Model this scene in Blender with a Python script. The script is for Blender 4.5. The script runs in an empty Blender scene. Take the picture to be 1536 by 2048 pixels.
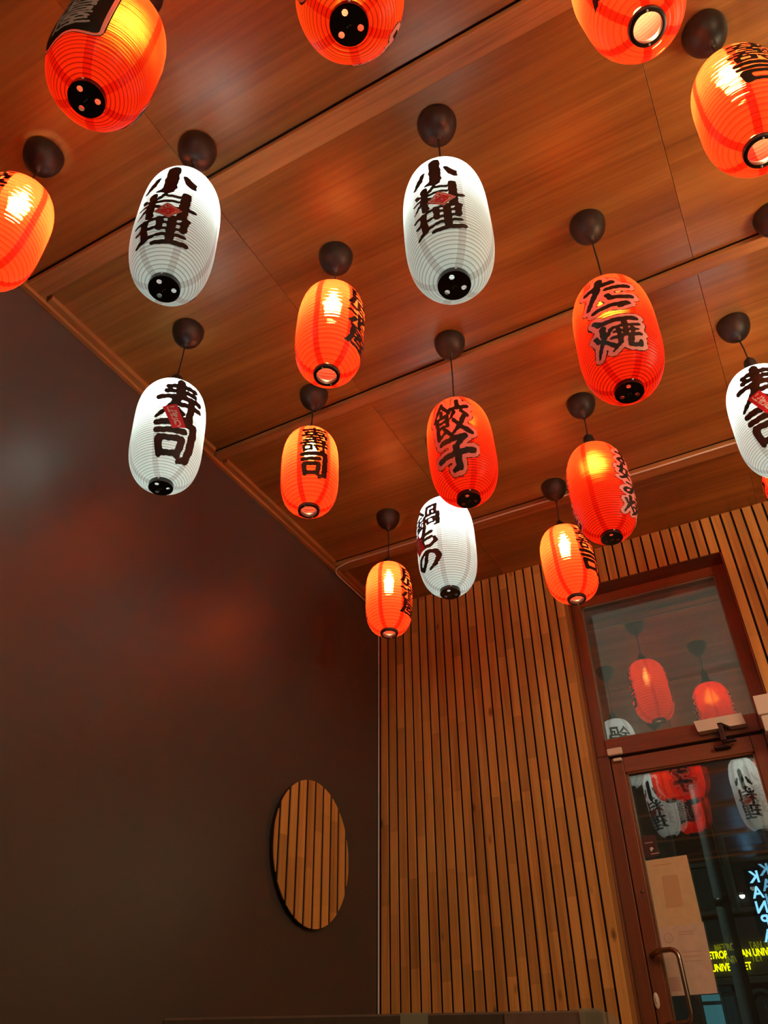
import bpy, bmesh, math, random
import numpy as np
from mathutils import Matrix, Vector

# ------------------------------------------------------------------ frame
S = 1.25          # metres per survey unit
ZC = 0.68         # camera height in survey units (0.85 m above the floor)
scene = bpy.context.scene
COL = scene.collection
random.seed(7)


def W(x, y, z):
    """survey point (camera at the origin, z up) -> world metres"""
    return Vector((x * S, y * S, (z + ZC) * S))


# camera
YAW, PITCH, ROLL, FPX = 28.30993144, 37.1341481, -0.24471545, 1562.65
a, b, c = map(math.radians, (YAW, PITCH, ROLL))
fw = Vector((-math.sin(a) * math.cos(b), math.cos(a) * math.cos(b), math.sin(b)))
rt = Vector((math.cos(a), math.sin(a), 0))
up = rt.cross(fw)
r2 = rt * math.cos(c) + up * math.sin(c)
u2 = -rt * math.sin(c) + up * math.cos(c)
cam_data = bpy.data.cameras.new('camera')
cam = bpy.data.objects.new('camera', cam_data)
COL.objects.link(cam)
M = Matrix((r2, u2, -fw)).transposed().to_4x4()
M.translation = W(0, 0, 0)
cam.matrix_world = M
cam_data.sensor_fit = 'HORIZONTAL'
cam_data.sensor_width = 36.0
cam_data.lens = FPX / 1536 * 36.0
cam_data.clip_start = 0.02
cam_data.clip_end = 200
scene.camera = cam

# night sky
world = bpy.data.worlds.new('night')
scene.world = world
world.use_nodes = True
bg = world.node_tree.nodes['Background']
bg.inputs[0].default_value = (0.012, 0.014, 0.016, 1)
bg.inputs[1].default_value = 0.35

# exposure
vs = scene.view_settings
vs.view_transform = 'Standard'
vs.look = 'None'
vs.exposure = 0.16
vs.gamma = 1.0
vs.use_curve_mapping = False
scene.cycles.use_denoising = True
scene.cycles.sample_clamp_indirect = 6.0
scene.cycles.max_bounces = 10
scene.cycles.diffuse_bounces = 5
scene.cycles.blur_glossy = 0.5

# unseen fill lights added behind and right of the camera to brighten the room
ROOM_FILLS = [(0.55, -1.5, 1.75, .55), (1.55, -.1, 1.75, .8), (1.15, 1.5, 1.45, 1.0)]
ROOM_W = 68
ROOM_COL = (1.0, 0.74, 0.42)
E_WHITE, E_RED, E_ORANGE = 98.0, 110.0, 680.0

# ------------------------------------------------------------------ helpers
SQ = S


def link(o, parent=None):
    COL.objects.link(o)
    if parent is not None:
        o.parent = parent
    return o


def empty(name, loc, parent=None):
    o = bpy.data.objects.new(name, None)
    o.empty_display_size = 0.05
    o.location = loc
    return link(o, parent)


def tag(o, label=None, cat=None, group=None, kind=None):
    if label: o['label'] = label
    if cat: o['category'] = cat
    if group: o['group'] = group
    if kind: o['kind'] = kind
    return o


def meshdata(name, verts, faces, mat=None, smooth=False):
    """verts in survey units (scaled to metres here)"""
    me = bpy.data.meshes.new(name)
    v = (np.asarray(verts, float) * SQ)
    me.from_pydata(v.tolist(), [], faces)
    if mat: me.materials.append(mat)
    if smooth:
        me.polygons.foreach_set('use_smooth', [True] * len(me.polygons))
    me.update()
    return me


def obj(name, me, parent=None, loc=None, rot=None):
    o = bpy.data.objects.new(name, me)
    link(o, parent)
    if loc is not None: o.location = loc
    if rot is not None: o.rotation_euler = rot
    return o


def bm_mesh(name, bm, mat, smooth=False):
    bmesh.ops.recalc_face_normals(bm, faces=bm.faces)
    me = bpy.data.meshes.new(name)
    for v in bm.verts: v.co *= SQ
    bm.to_mesh(me)
    bm.free()
    if mat: me.materials.append(mat)
    if smooth:
        me.polygons.foreach_set('use_smooth', [True] * len(me.polygons))
    return me


def bm_box(bm, x0, x1, y0, y1, z0, z1, bev=0.0, seg=2):
    vs_ = [bm.verts.new((x, y, z)) for x in (x0, x1) for y in (y0, y1) for z in (z0, z1)]
    q = [(0, 1, 3, 2), (4, 6, 7, 5), (0, 4, 5, 1), (2, 3, 7, 6), (0, 2, 6, 4), (1, 5, 7, 3)]
    fs = [bm.faces.new([vs_[i] for i in f]) for f in q]
    bmesh.ops.recalc_face_normals(bm, faces=fs)
    if bev:
        es = list({e for f in fs for e in f.edges})
        bmesh.ops.bevel(bm, geom=es, offset=bev, segments=seg, affect='EDGES', profile=0.5)
    return bm


def boxes(name, lst, mat, parent=None, origin=None, bev=0.0):
    """one mesh of one or more boxes given in survey coordinates; origin = survey point"""
    if origin is None:
        x0, x1, y0, y1, z0, z1 = lst[0]
        origin = ((x0 + x1) / 2, (y0 + y1) / 2, z0)
    bm = bmesh.new()
    for (x0, x1, y0, y1, z0, z1) in lst:
        bm_box(bm, x0 - origin[0], x1 - origin[0], y0 - origin[1], y1 - origin[1], z0 - origin[2], z1 - origin[2], bev)
    o = obj(name, bm_mesh(name, bm, mat), parent)
    p = W(*origin)
    o.location = p - parent.matrix_world.translation if (parent is not None and False) else p
    if parent is not None:
        o.location = p - wloc(parent)
    return o


def wloc(o):
    p = Vector(o.location)
    while o.parent is not None:
        o = o.parent
        p = p + Vector(o.location)
    return p


def rings_mesh(rings, closed_ends=(False, False)):
    """rings: list of lists of points (same count)"""
    n = len(rings[0])
    verts = [p for r in rings for p in r]
    faces = []
    for i in range(len(rings) - 1):
        for j in range(n):
            k = (j + 1) % n
            faces.append((i * n + j, i * n + k, (i + 1) * n + k, (i + 1) * n + j))
    if closed_ends[0]: faces.append(tuple(range(n - 1, -1, -1)))
    if closed_ends[1]: faces.append(tuple((len(rings) - 1) * n + j for j in range(n)))
    return verts, faces


def lathe(prof, n=40):
    """prof: list of (r, z)"""
    rings = [[(r * math.cos(2 * math.pi * j / n), r * math.sin(2 * math.pi * j / n), z) for j in range(n)] for r, z in prof]
    return rings_mesh(rings, (prof[0][0] < 1e-4 or False, prof[-1][0] < 1e-4 or False))


def tube(pts, r, n=10):
    pts = [Vector(p) for p in pts]
    rings = []
    prev = None
    for i, p in enumerate(pts):
        d = (pts[min(i + 1, len(pts) - 1)] - pts[max(i - 1, 0)]).normalized()
        if prev is None:
            u = d.orthogonal().normalized()
        else:
            u = (prev - d * prev.dot(d)).normalized()
        prev = u
        v = d.cross(u)
        rr = r[i] if isinstance(r, (list, tuple)) else r
        rings.append([tuple(p + u * rr * math.cos(2 * math.pi * j / n) + v * rr * math.sin(2 * math.pi * j / n)) for j in range(n)])
    return rings_mesh(rings, (True, True))


def smooth_path(pts, rad, seg=6):
    """round the corners of a polyline"""
    P = [Vector(p) for p in pts]
    out = [P[0]]
    for i in range(1, len(P) - 1):
        A, B, C_ = P[i - 1], P[i], P[i + 1]
        d1 = (A - B); d2 = (C_ - B)
        k = min(rad, d1.length * .45, d2.length * .45)
        a_ = B + d1.normalized() * k; c_ = B + d2.normalized() * k
        for t in range(seg + 1):
            t /= seg
            out.append(a_ * (1 - t) ** 2 + B * 2 * t * (1 - t) + c_ * t * t)
    out.append(P[-1])
    return out


# ------------------------------------------------------------------ materials
def new_mat(name):
    m = bpy.data.materials.new(name)
    m.use_nodes = True
    nt = m.node_tree
    for n in list(nt.nodes):
        nt.nodes.remove(n)
    out = nt.nodes.new('ShaderNodeOutputMaterial')
    return m, nt, out


def N(nt, t, **kw):
    n = nt.nodes.new(t)
    for k, v in kw.items():
        if k == 'inp':
            for kk, vv in v.items(): n.inputs[kk].default_value = vv
        else:
            setattr(n, k, v)
    return n


def L(nt, a_, b_):
    nt.links.new(a_, b_)


def ramp(nt, fac, stops):
    r = N(nt, 'ShaderNodeValToRGB')
    el = r.color_ramp.elements
    while len(el) < len(stops): el.new(0.5)
    for e, (p, col) in zip(el, stops):
        e.position = p
        e.color = (*col, 1)
    L(nt, fac, r.inputs[0])
    return r


def math_(nt, op, a_, b_=None, c_=None):
    n = N(nt, 'ShaderNodeMath', operation=op)
    for i, v in enumerate((a_, b_, c_)):
        if v is None: continue
        if isinstance(v, (int, float)): n.inputs[i].default_value = v
        else: L(nt, v, n.inputs[i])
    return n.outputs[0]


def plain(name, col, rough=.5, metal=0.0, spec=.5, bump=0.0, bscale=40, var=0.0):
    m, nt, out = new_mat(name)
    p = N(nt, 'ShaderNodeBsdfPrincipled', inp={'Base Color': (*col, 1), 'Roughness': rough, 'Metallic': metal, 'Specular IOR Level': spec})
    L(nt, p.outputs[0], out.inputs[0])
    tc = N(nt, 'ShaderNodeTexCoord')
    nz = N(nt, 'ShaderNodeTexNoise', inp={'Scale': bscale, 'Detail': 4.0})
    L(nt, tc.outputs['Object'], nz.inputs['Vector'])
    if var:
        r = ramp(nt, nz.outputs[0], [(.3, tuple(v * (1 - var) for v in col)), (.7, tuple(min(1, v * (1 + var)) for v in col))])
        L(nt, r.outputs[0], p.inputs['Base Color'])
    if bump:
        bp = N(nt, 'ShaderNodeBump', inp={'Strength': bump, 'Distance': .002})
        L(nt, nz.outputs[0], bp.inputs['Height'])
        L(nt, bp.outputs[0], p.inputs['Normal'])
    return m


def wood(name, dark, mid, light, stretch, rough=.4, spec=.4, joints=0.0, vary=.25, fine=1.0, coat=0.0, knots=False):
    """stretch = per-axis frequency (low along the grain), metres"""
    m, nt, out = new_mat(name)
    p = N(nt, 'ShaderNodeBsdfPrincipled', inp={'Roughness': rough, 'Specular IOR Level': spec, 'Coat Weight': coat, 'Coat Roughness': .3})
    L(nt, p.outputs[0], out.inputs[0])
    tc = N(nt, 'ShaderNodeTexCoord')
    oi = N(nt, 'ShaderNodeObjectInfo')
    off = N(nt, 'ShaderNodeVectorMath', operation='SCALE')
    comb = N(nt, 'ShaderNodeCombineXYZ')
    for i, k in enumerate((37.0, 91.0, 53.0)):
        L(nt, math_(nt, 'MULTIPLY', oi.outputs['Random'], k), comb.inputs[i])
    add = N(nt, 'ShaderNodeVectorMath', operation='ADD')
    mp = N(nt, 'ShaderNodeVectorMath', operation='MULTIPLY')
    mp.inputs[1].default_value = stretch
    L(nt, tc.outputs['Object'], mp.inputs[0])
    L(nt, mp.outputs[0], add.inputs[0])
    L(nt, comb.outputs[0], add.inputs[1])
    n1 = N(nt, 'ShaderNodeTexNoise', inp={'Scale': 1.0, 'Detail': 5.0, 'Roughness': .55, 'Distortion': .6})
    L(nt, add.outputs[0], n1.inputs['Vector'])
    mp2 = N(nt, 'ShaderNodeVectorMath', operation='MULTIPLY')
    mp2.inputs[1].default_value = tuple(8.0 * fine if s > 2 else 1.6 for s in stretch)
    L(nt, add.outputs[0], mp2.inputs[0])
    n2 = N(nt, 'ShaderNodeTexNoise', inp={'Scale': 1.0, 'Detail': 3.0, 'Roughness': .6})
    L(nt, mp2.outputs[0], n2.inputs['Vector'])
    mix = math_(nt, 'ADD', math_(nt, 'MULTIPLY', n1.outputs[0], .68), math_(nt, 'MULTIPLY', n2.outputs[0], .32))
    r = ramp(nt, mix, [(.33, dark), (.5, mid), (.66, light)])
    col = r.outputs[0]
    # tone of each piece, and of each finger-jointed length within it
    val = oi.outputs['Random']
    if joints:
        sx = N(nt, 'ShaderNodeSeparateXYZ')
        L(nt, tc.outputs['Object'], sx.inputs[0])
        cell = math_(nt, 'FLOOR', math_(nt, 'ADD', math_(nt, 'DIVIDE', sx.outputs[2], joints), math_(nt, 'MULTIPLY', oi.outputs['Random'], 13.7)))
        wn = N(nt, 'ShaderNodeTexWhiteNoise', noise_dimensions='2D')
        cx = N(nt, 'ShaderNodeCombineXYZ')
        L(nt, cell, cx.inputs[0]); L(nt, math_(nt, 'MULTIPLY', oi.outputs['Random'], 77.0), cx.inputs[1])
        L(nt, cx.outputs[0], wn.inputs['Vector'])
        val = wn.outputs['Value']
    hs = N(nt, 'ShaderNodeHueSaturation')
    L(nt, col, hs.inputs['Color'])
    L(nt, math_(nt, 'ADD', math_(nt, 'MULTIPLY', val, 2 * vary), 1 - vary), hs.inputs['Value'])
    col = hs.outputs[0]
    if knots:
        vo = N(nt, 'ShaderNodeTexVoronoi', inp={'Scale': 1.0})
        mk_ = N(nt, 'ShaderNodeVectorMath', operation='MULTIPLY')
        mk_.inputs[1].default_value = (7, 7, 3.0)
        L(nt, tc.outputs['Object'], mk_.inputs[0])
        ad2 = N(nt, 'ShaderNodeVectorMath', operation='ADD')
        L(nt, mk_.outputs[0], ad2.inputs[0]); L(nt, comb.outputs[0], ad2.inputs[1])
        L(nt, ad2.outputs[0], vo.inputs['Vector'])
        kr = ramp(nt, vo.outputs['Distance'], [(.04, (.35, .35, .35)), (.11, (1, 1, 1))])
        mx = N(nt, 'ShaderNodeMix', data_type='RGBA', blend_type='MULTIPLY')
        mx.inputs[0].default_value = 1.0
        L(nt, col, mx.inputs[6]); L(nt, kr.outputs[0], mx.inputs[7])
        col = mx.outputs[2]
    L(nt, col, p.inputs['Base Color'])
    bp = N(nt, 'ShaderNodeBump', inp={'Strength': .12, 'Distance': .002})
    L(nt, n2.outputs[0], bp.inputs['Height'])
    L(nt, bp.outputs[0], p.inputs['Normal'])
    return m


MAT = {}
MAT['panel'] = wood('ceiling veneer', (.155, .060, .010), (.30, .125, .024), (.44, .205, .046), (.55, 7.0, 7.0), rough=.36, spec=.5, vary=.06, coat=.25)
MAT['batten'] = wood('oak batten', (.24, .10, .030), (.42, .20, .065), (.55, .28, .10), (.9, 14.0, 14.0), rough=.5, vary=.08)
MAT['crown'] = wood('oak crown strip', (.24, .095, .026), (.42, .19, .055), (.55, .27, .09), (14.0, .9, 14.0), rough=.45, vary=.08)
MAT['slat'] = wood('oak slat', (.46, .20, .05), (.68, .33, .085), (.78, .41, .12), (16.0, 16.0, .9), rough=.48, spec=.35, joints=.42, vary=.2, knots=True)
MAT['door_wood'] = wood('stained door wood', (.14, .042, .016), (.20, .062, .022), (.26, .085, .03), (9.0, 9.0, .7), rough=.4, vary=.05)
MAT['rail_wood'] = wood('stained rail wood', (.14, .042, .016), (.20, .062, .022), (.26, .085, .03), (.7, 9.0, 9.0), rough=.4, vary=.05)
MAT['reveal'] = wood('oak reveal board', (.36, .15, .04), (.52, .23, .065), (.62, .30, .09), (12.0, 12.0, .8), rough=.45, vary=.04)
MAT['felt'] = plain('black felt', (.006, .005, .005), .95, bump=.3, bscale=300)
MAT['subceil'] = plain('dark ceiling board', (.030, .013, .006), .9)  # shows in the batten gaps as painted-in shade
MAT['paint'] = plain('dark brown paint', (.062, .054, .047), .42, spec=.5, bump=.12, bscale=160, var=.05)
MAT['plaster'] = plain('beige plaster', (.35, .28, .22), .85, bump=.2)
MAT['floor'] = wood('floor boards', (.10, .06, .035), (.17, .10, .06), (.22, .14, .09), (6.0, .8, 6.0), rough=.45)
MAT['canopy'] = plain('brown black plastic', (.013, .010, .009), .45, spec=.35, bump=.05, bscale=200)
MAT['cord'] = plain('black cord', (.012, .010, .010), .6)
MAT['capblack'] = plain('black lacquer', (.010, .008, .008), .22, spec=.5)
MAT['ringbrown'] = plain('dark brown ring', (.045, .028, .022), .4)
MAT['wire'] = plain('dark wire', (.08, .07, .065), .35, metal=.8)
MAT['ink'] = plain('black ink', (.012, .009, .008), .55, spec=.3)
MAT['sealred'] = plain('red ink', (.75, .02, .045), .5)
MAT['sealwhite'] = plain('white ink', (.85, .80, .78), .5)
MAT['cable'] = plain('white cable sheath', (.92, .80, .74), .45)
MAT['device'] = plain('white plastic', (.92, .78, .70), .42)
MAT['steel'] = plain('brushed bronze steel', (.42, .30, .24), .28, metal=1.0)
MAT['darkmetal'] = plain('dark metal', (.03, .025, .022), .35, metal=.7)
MAT['paper_tan'] = plain('tan paper', (.80, .57, .33), .75, bump=.1, bscale=25, var=.05)
MAT['paper_tan2'] = plain('tan paper patch', (.70, .44, .24), .75)
MAT['paper_pink'] = plain('pale pink paper', (.76, .58, .47), .75, bump=.1, bscale=25, var=.06)
MAT['print'] = plain('faint print', (.62, .42, .35), .8)
MAT['sticker'] = plain('dark sticker', (.045, .022, .02), .5)
MAT['gasket'] = plain('grey glazing bead', (.22, .22, .17), .5)
MAT['card'] = plain('brown cardboard', (.085, .055, .040), .8, bump=.2, bscale=60, var=.12)
MAT['card_in'] = plain('inner cardboard', (.20, .115, .085), .8, bump=.2, bscale=60, var=.1)


def tape_mat():
    m, nt, out = new_mat('clear tape')
    p = N(nt, 'ShaderNodeBsdfPrincipled', inp={'Base Color': (.42, .40, .30, 1), 'Roughness': .22, 'Alpha': .55, 'Specular IOR Level': .7})
    L(nt, p.outputs[0], out.inputs[0])
    return m


MAT['tape'] = tape_mat()


def halo_mat():
    """thin pale print on the skin: passes a good part of the glow behind it"""
    m, nt, out = new_mat('pale pink halo print')
    d = N(nt, 'ShaderNodeBsdfDiffuse', inp={'Color': (.95, .74, .74, 1)})
    t = N(nt, 'ShaderNodeBsdfTranslucent', inp={'Color': (.9, .75, .75, 1)})
    mx = N(nt, 'ShaderNodeMixShader', inp={0: .5})
    L(nt, d.outputs[0], mx.inputs[1]); L(nt, t.outputs[0], mx.inputs[2])
    L(nt, mx.outputs[0], out.inputs[0])
    return m


MAT['halo'] = halo_mat()


def emit(name, col, strength):
    m, nt, out = new_mat(name)
    e = N(nt, 'ShaderNodeEmission', inp={0: (*col, 1), 1: strength})
    L(nt, e.outputs[0], out.inputs[0])
    return m


def shade_mat(name, trans, refl, inner, ribs, seamdark, refr=0.0, refr_col=(1, .5, .2), gloss=.08, ribw=.16, ribdark=.45, rough=.3, thin=.6, emboss=1.0, ior=1.16):
    """back-lit lantern skin: wire ribs at each pleat valley, doubled skin at six seams"""
    m, nt, out = new_mat(name)
    tc = N(nt, 'ShaderNodeTexCoord')
    sx = N(nt, 'ShaderNodeSeparateXYZ')
    L(nt, tc.outputs['Object'], sx.inputs[0])
    uv = N(nt, 'ShaderNodeSeparateXYZ')
    L(nt, tc.outputs['UV'], uv.inputs[0])
    ang = math_(nt, 'ARCTAN2', sx.outputs[1], sx.outputs[0])
    t6 = math_(nt, 'MULTIPLY', ang, 6 / (2 * math.pi))
    fr = math_(nt, 'SUBTRACT', math_(nt, 'FRACT', math_(nt, 'ADD', t6, 20.0)), .5)
    r2_ = math_(nt, 'SQRT', math_(nt, 'ADD', math_(nt, 'POWER', sx.outputs[0], 2.0), math_(nt, 'POWER', sx.outputs[1], 2.0)))
    dist = math_(nt, 'MULTIPLY', math_(nt, 'MULTIPLY', math_(nt, 'ABSOLUTE', fr), 2 * math.pi / 6), r2_)
    seam = math_(nt, 'LESS_THAN', dist, .0105)
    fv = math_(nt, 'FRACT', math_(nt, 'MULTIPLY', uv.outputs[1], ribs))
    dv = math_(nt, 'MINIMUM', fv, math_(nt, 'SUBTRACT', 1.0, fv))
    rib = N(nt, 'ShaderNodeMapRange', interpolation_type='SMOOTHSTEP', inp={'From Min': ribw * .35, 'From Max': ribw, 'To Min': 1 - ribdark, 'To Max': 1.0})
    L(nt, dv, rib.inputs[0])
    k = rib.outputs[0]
    sm_ = N(nt, 'ShaderNodeMix', data_type='RGBA')
    L(nt, seam, sm_.inputs[0])
    sm_.inputs[6].default_value = (1, 1, 1, 1)
    sm_.inputs[7].default_value = (*seamdark, 1)
    nz = N(nt, 'ShaderNodeTexNoise', inp={'Scale': 22.0, 'Detail': 3.0})
    L(nt, tc.outputs['Object'], nz.inputs['Vector'])
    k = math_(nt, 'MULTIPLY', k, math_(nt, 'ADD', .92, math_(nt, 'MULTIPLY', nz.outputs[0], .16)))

    def tint(col):
        v = N(nt, 'ShaderNodeVectorMath', operation='SCALE')
        v.inputs[0].default_value = col
        L(nt, k, v.inputs['Scale'])
        w_ = N(nt, 'ShaderNodeVectorMath', operation='MULTIPLY')
        L(nt, v.outputs[0], w_.inputs[0]); L(nt, sm_.outputs[2], w_.inputs[1])
        return w_.outputs[0]
    d = N(nt, 'ShaderNodeBsdfDiffuse')
    geo = N(nt, 'ShaderNodeNewGeometry')
    mi = N(nt, 'ShaderNodeMix', data_type='RGBA')
    L(nt, geo.outputs['Backfacing'], mi.inputs[0]); L(nt, tint(refl), mi.inputs[6]); L(nt, tint(inner), mi.inputs[7])
    L(nt, mi.outputs[2], d.inputs[0])
    t = N(nt, 'ShaderNodeBsdfTranslucent')
    L(nt, tint(trans), t.inputs[0])
    mx = N(nt, 'ShaderNodeMixShader', inp={0: thin})
    L(nt, d.outputs[0], mx.inputs[1]); L(nt, t.outputs[0], mx.inputs[2])
    cur = mx.outputs[0]
    if refr:
        rf = N(nt, 'ShaderNodeBsdfRefraction', inp={'Roughness': rough, 'IOR': ior})
        # the film is embossed across: fine ridges run round the lantern and smear the lamp up and down
        mpv = N(nt, 'ShaderNodeVectorMath', operation='MULTIPLY')
        mpv.inputs[1].default_value = (3.0, ribs * 9.0, 1.0)
        L(nt, tc.outputs['UV'], mpv.inputs[0])
        nzr = N(nt, 'ShaderNodeTexNoise', inp={'Scale': 1.0, 'Detail': 1.0})
        L(nt, mpv.outputs[0], nzr.inputs['Vector'])
        tilt = math_(nt, 'MULTIPLY', math_(nt, 'SUBTRACT', nzr.outputs[0], .5), emboss)
        cz = N(nt, 'ShaderNodeCombineXYZ')
        L(nt, tilt, cz.inputs[2])
        gn = N(nt, 'ShaderNodeNewGeometry')
        an_ = N(nt, 'ShaderNodeVectorMath', operation='ADD')
        L(nt, gn.outputs['Normal'], an_.inputs[0]); L(nt, cz.outputs[0], an_.inputs[1])
        nn = N(nt, 'ShaderNodeVectorMath', operation='NORMALIZE')
        L(nt, an_.outputs[0], nn.inputs[0])
        L(nt, nn.outputs[0], rf.inputs['Normal'])
        L(nt, tint(refr_col), rf.inputs[0])
        m2 = N(nt, 'ShaderNodeMixShader', inp={0: refr})
        L(nt, cur, m2.inputs[1]); L(nt, rf.outputs[0], m2.inputs[2])
        cur = m2.outputs[0]
    g = N(nt, 'ShaderNodeBsdfGlossy', inp={'Color': (1, 1, 1, 1), 'Roughness': .28})
    fres = N(nt, 'ShaderNodeFresnel', inp={'IOR': 1.35})
    m3 = N(nt, 'ShaderNodeMixShader')
    L(nt, math_(nt, 'MULTIPLY', math_(nt, 'MULTIPLY', fres.outputs[0], gloss * 5), math_(nt, 'SUBTRACT', 1.0, geo.outputs['Backfacing'])), m3.inputs[0])
    L(nt, cur, m3.inputs[1]); L(nt, g.outputs[0], m3.inputs[2])
    L(nt, m3.outputs[0], out.inputs[0])
    return m


NR_BIG, NR_SMALL = 52, 27
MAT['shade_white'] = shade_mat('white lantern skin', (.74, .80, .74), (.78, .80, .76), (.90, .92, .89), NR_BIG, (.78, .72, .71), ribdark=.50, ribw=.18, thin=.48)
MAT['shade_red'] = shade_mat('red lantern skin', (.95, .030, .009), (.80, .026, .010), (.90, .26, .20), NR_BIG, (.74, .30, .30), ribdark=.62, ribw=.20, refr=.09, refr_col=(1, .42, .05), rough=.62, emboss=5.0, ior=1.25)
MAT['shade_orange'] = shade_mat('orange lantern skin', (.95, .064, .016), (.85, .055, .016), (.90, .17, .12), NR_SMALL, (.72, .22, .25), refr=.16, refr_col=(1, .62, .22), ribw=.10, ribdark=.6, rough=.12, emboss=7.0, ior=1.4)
MAT['bulb_white'] = emit('cool white bulb', (.90, 1.0, .96), E_WHITE)
MAT['bulb_red'] = emit('warm bulb in red lantern', (1.0, .62, .30), E_RED)
MAT['bulb_orange'] = emit('warm bulb in orange lantern', (1.0, .66, .32), E_ORANGE)
MAT['bulb_room'] = emit('warm room pendant', ROOM_COL, 30)


def glass_mat(name, refl, tint_, film=0.0):
    m, nt, out = new_mat(name)
    t = N(nt, 'ShaderNodeBsdfTransparent', inp={0: (*tint_, 1)})
    g = N(nt, 'ShaderNodeBsdfGlossy', inp={'Color': (1, 1, 1, 1), 'Roughness': 0.0})
    f = N(nt, 'ShaderNodeFresnel', inp={'IOR': 1.5})
    fac = math_(nt, 'MINIMUM', math_(nt, 'ADD', math_(nt, 'MULTIPLY', f.outputs[0], 1.2), refl), 1.0)
    mx = N(nt, 'ShaderNodeMixShader')
    L(nt, fac, mx.inputs[0]); L(nt, t.outputs[0], mx.inputs[1]); L(nt, g.outputs[0], mx.inputs[2])
    cur = mx.outputs[0]
    if film:  # grey haze mixed over the pane to pale its reflection
        tc = N(nt, 'ShaderNodeTexCoord')
        nz = N(nt, 'ShaderNodeTexNoise', inp={'Scale': 9.0, 'Detail': 5.0})
        L(nt, tc.outputs['Object'], nz.inputs['Vector'])
        d = N(nt, 'ShaderNodeBsdfDiffuse', inp={0: (.62, .66, .60, 1)})
        tl = N(nt, 'ShaderNodeBsdfTranslucent', inp={0: (.62, .68, .60, 1)})
        dt = N(nt, 'ShaderNodeMixShader', inp={0: .65})
        L(nt, d.outputs[0], dt.inputs[1]); L(nt, tl.outputs[0], dt.inputs[2])
        d = dt
        m2 = N(nt, 'ShaderNodeMixShader')
        L(nt, math_(nt, 'MULTIPLY', math_(nt, 'ADD', math_(nt, 'MULTIPLY', nz.outputs[0], .3), .85), film), m2.inputs[0])
        L(nt, cur, m2.inputs[1]); L(nt, d.outputs[0], m2.inputs[2])
        cur = m2.outputs[0]
    L(nt, cur, out.inputs[0])
    return m


MAT['glass_door'] = glass_mat('coated door glass', .20, (.80, .86, .82))
MAT['glass_door2'] = glass_mat('outer door glass', .20, (.85, .9, .87))
MAT['glass_transom'] = glass_mat('dusty transom glass', .30, (.72, .78, .74), film=.26)  # film paints in the grey of the reflected ceiling
MAT['glass_transom2'] = glass_mat('outer transom glass', .06, (.85, .9, .87))

# ------------------------------------------------------------------ room shell
XL, YW, H = -1.783, 3.253, 2.15
XR, YF, FZ = 2.9, -3.4, -ZC
Y_BACK = YW + .0075           # face of the felt behind the slats
ox0, ox1, oz1 = -.785, -.053, 1.959   # door opening

fl = boxes('floor', [(XL - .2, XR + .2, YF - .2, YW + .16, FZ - .1, FZ)], MAT['floor'], origin=((XL + XR) / 2, .5, FZ))
tag(fl, kind='structure')
wl = boxes('wall_left', [(XL - .12, XL, YF - .12, YW + .16, FZ, H + .02)], MAT['paint'])
tag(wl, kind='structure')
wr = boxes('wall_right', [(XR, XR + .12, YF - .12, YW + .16, FZ, H + .02)], MAT['paint'])
tag(wr, kind='structure')
wf = boxes('wall_front', [(XL, XR, YF - .12, YF, FZ, H + .02)], MAT['paint'])
tag(wf, kind='structure')
wb = boxes('wall_back', [(XL, ox0 - .0125, Y_BACK, YW + .14, FZ, H + .02), (ox1 + .006, XR, Y_BACK, YW + .14, FZ, H + .02),
                         (ox0 - .0125, ox1 + .006, Y_BACK, YW + .14, oz1 + .004, H + .02)], MAT['felt'], origin=(XL, Y_BACK, FZ))
tag(wb, kind='structure')

# vertical oak slats, each its own piece
PITCH, SW = .0455, .0365
bm = bmesh.new(); bm_box(bm, 0, SW, -.0075, 0, 0, H + ZC, .0010, 1)
slat_full = bm_mesh('wooden_slat', bm, MAT['slat'])
bm = bmesh.new(); bm_box(bm, 0, SW, -.0075, 0, 0, H - oz1, .0010, 1)
slat_short = bm_mesh('wooden_slat_short', bm, MAT['slat'])
i = 0
while True:
    x = -1.7745 + PITCH * i
    if x + SW > XR - .01: break
    over = (x + SW > ox0 + .01) and (x < ox1 - .008)
    me = slat_short if over else slat_full
    o = obj('wooden_slat', me, wb, W(x, Y_BACK, oz1 if over else FZ) - wloc(wb))
    i += 1

# ceiling: slab, veneer sheets, oak battens
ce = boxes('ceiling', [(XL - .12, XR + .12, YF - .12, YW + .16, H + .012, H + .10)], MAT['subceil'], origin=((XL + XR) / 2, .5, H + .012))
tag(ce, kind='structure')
BAT = [(-3.04, -2.97), (-2.085, -2.015), (-1.10, -1.03), (-.13, -.062), (.838, .905), (1.802, 1.846), (2.747, 2.812)]
edges_y = [YF] + [v for bt in BAT for v in bt] + [YW + .02]
seams = [XL, -1.062, .160, 1.382, 2.604, XR]
panel_cache = {}
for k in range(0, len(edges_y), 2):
    y0, y1 = edges_y[k] - .01, edges_y[k + 1] - .0058  # dark gap before each batten, put in for its shaded near side
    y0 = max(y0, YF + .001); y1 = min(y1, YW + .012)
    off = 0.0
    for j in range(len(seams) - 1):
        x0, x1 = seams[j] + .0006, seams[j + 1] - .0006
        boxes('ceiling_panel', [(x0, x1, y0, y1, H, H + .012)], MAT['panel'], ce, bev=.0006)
for (y0, y1) in BAT:
    for (x0, x1) in ((XL + .018, .62), (.6215, XR)):
        boxes('ceiling_batten', [(x0, x1, y0, y1, H - .020, H)], MAT['batten'], ce, bev=.0015)

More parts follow.
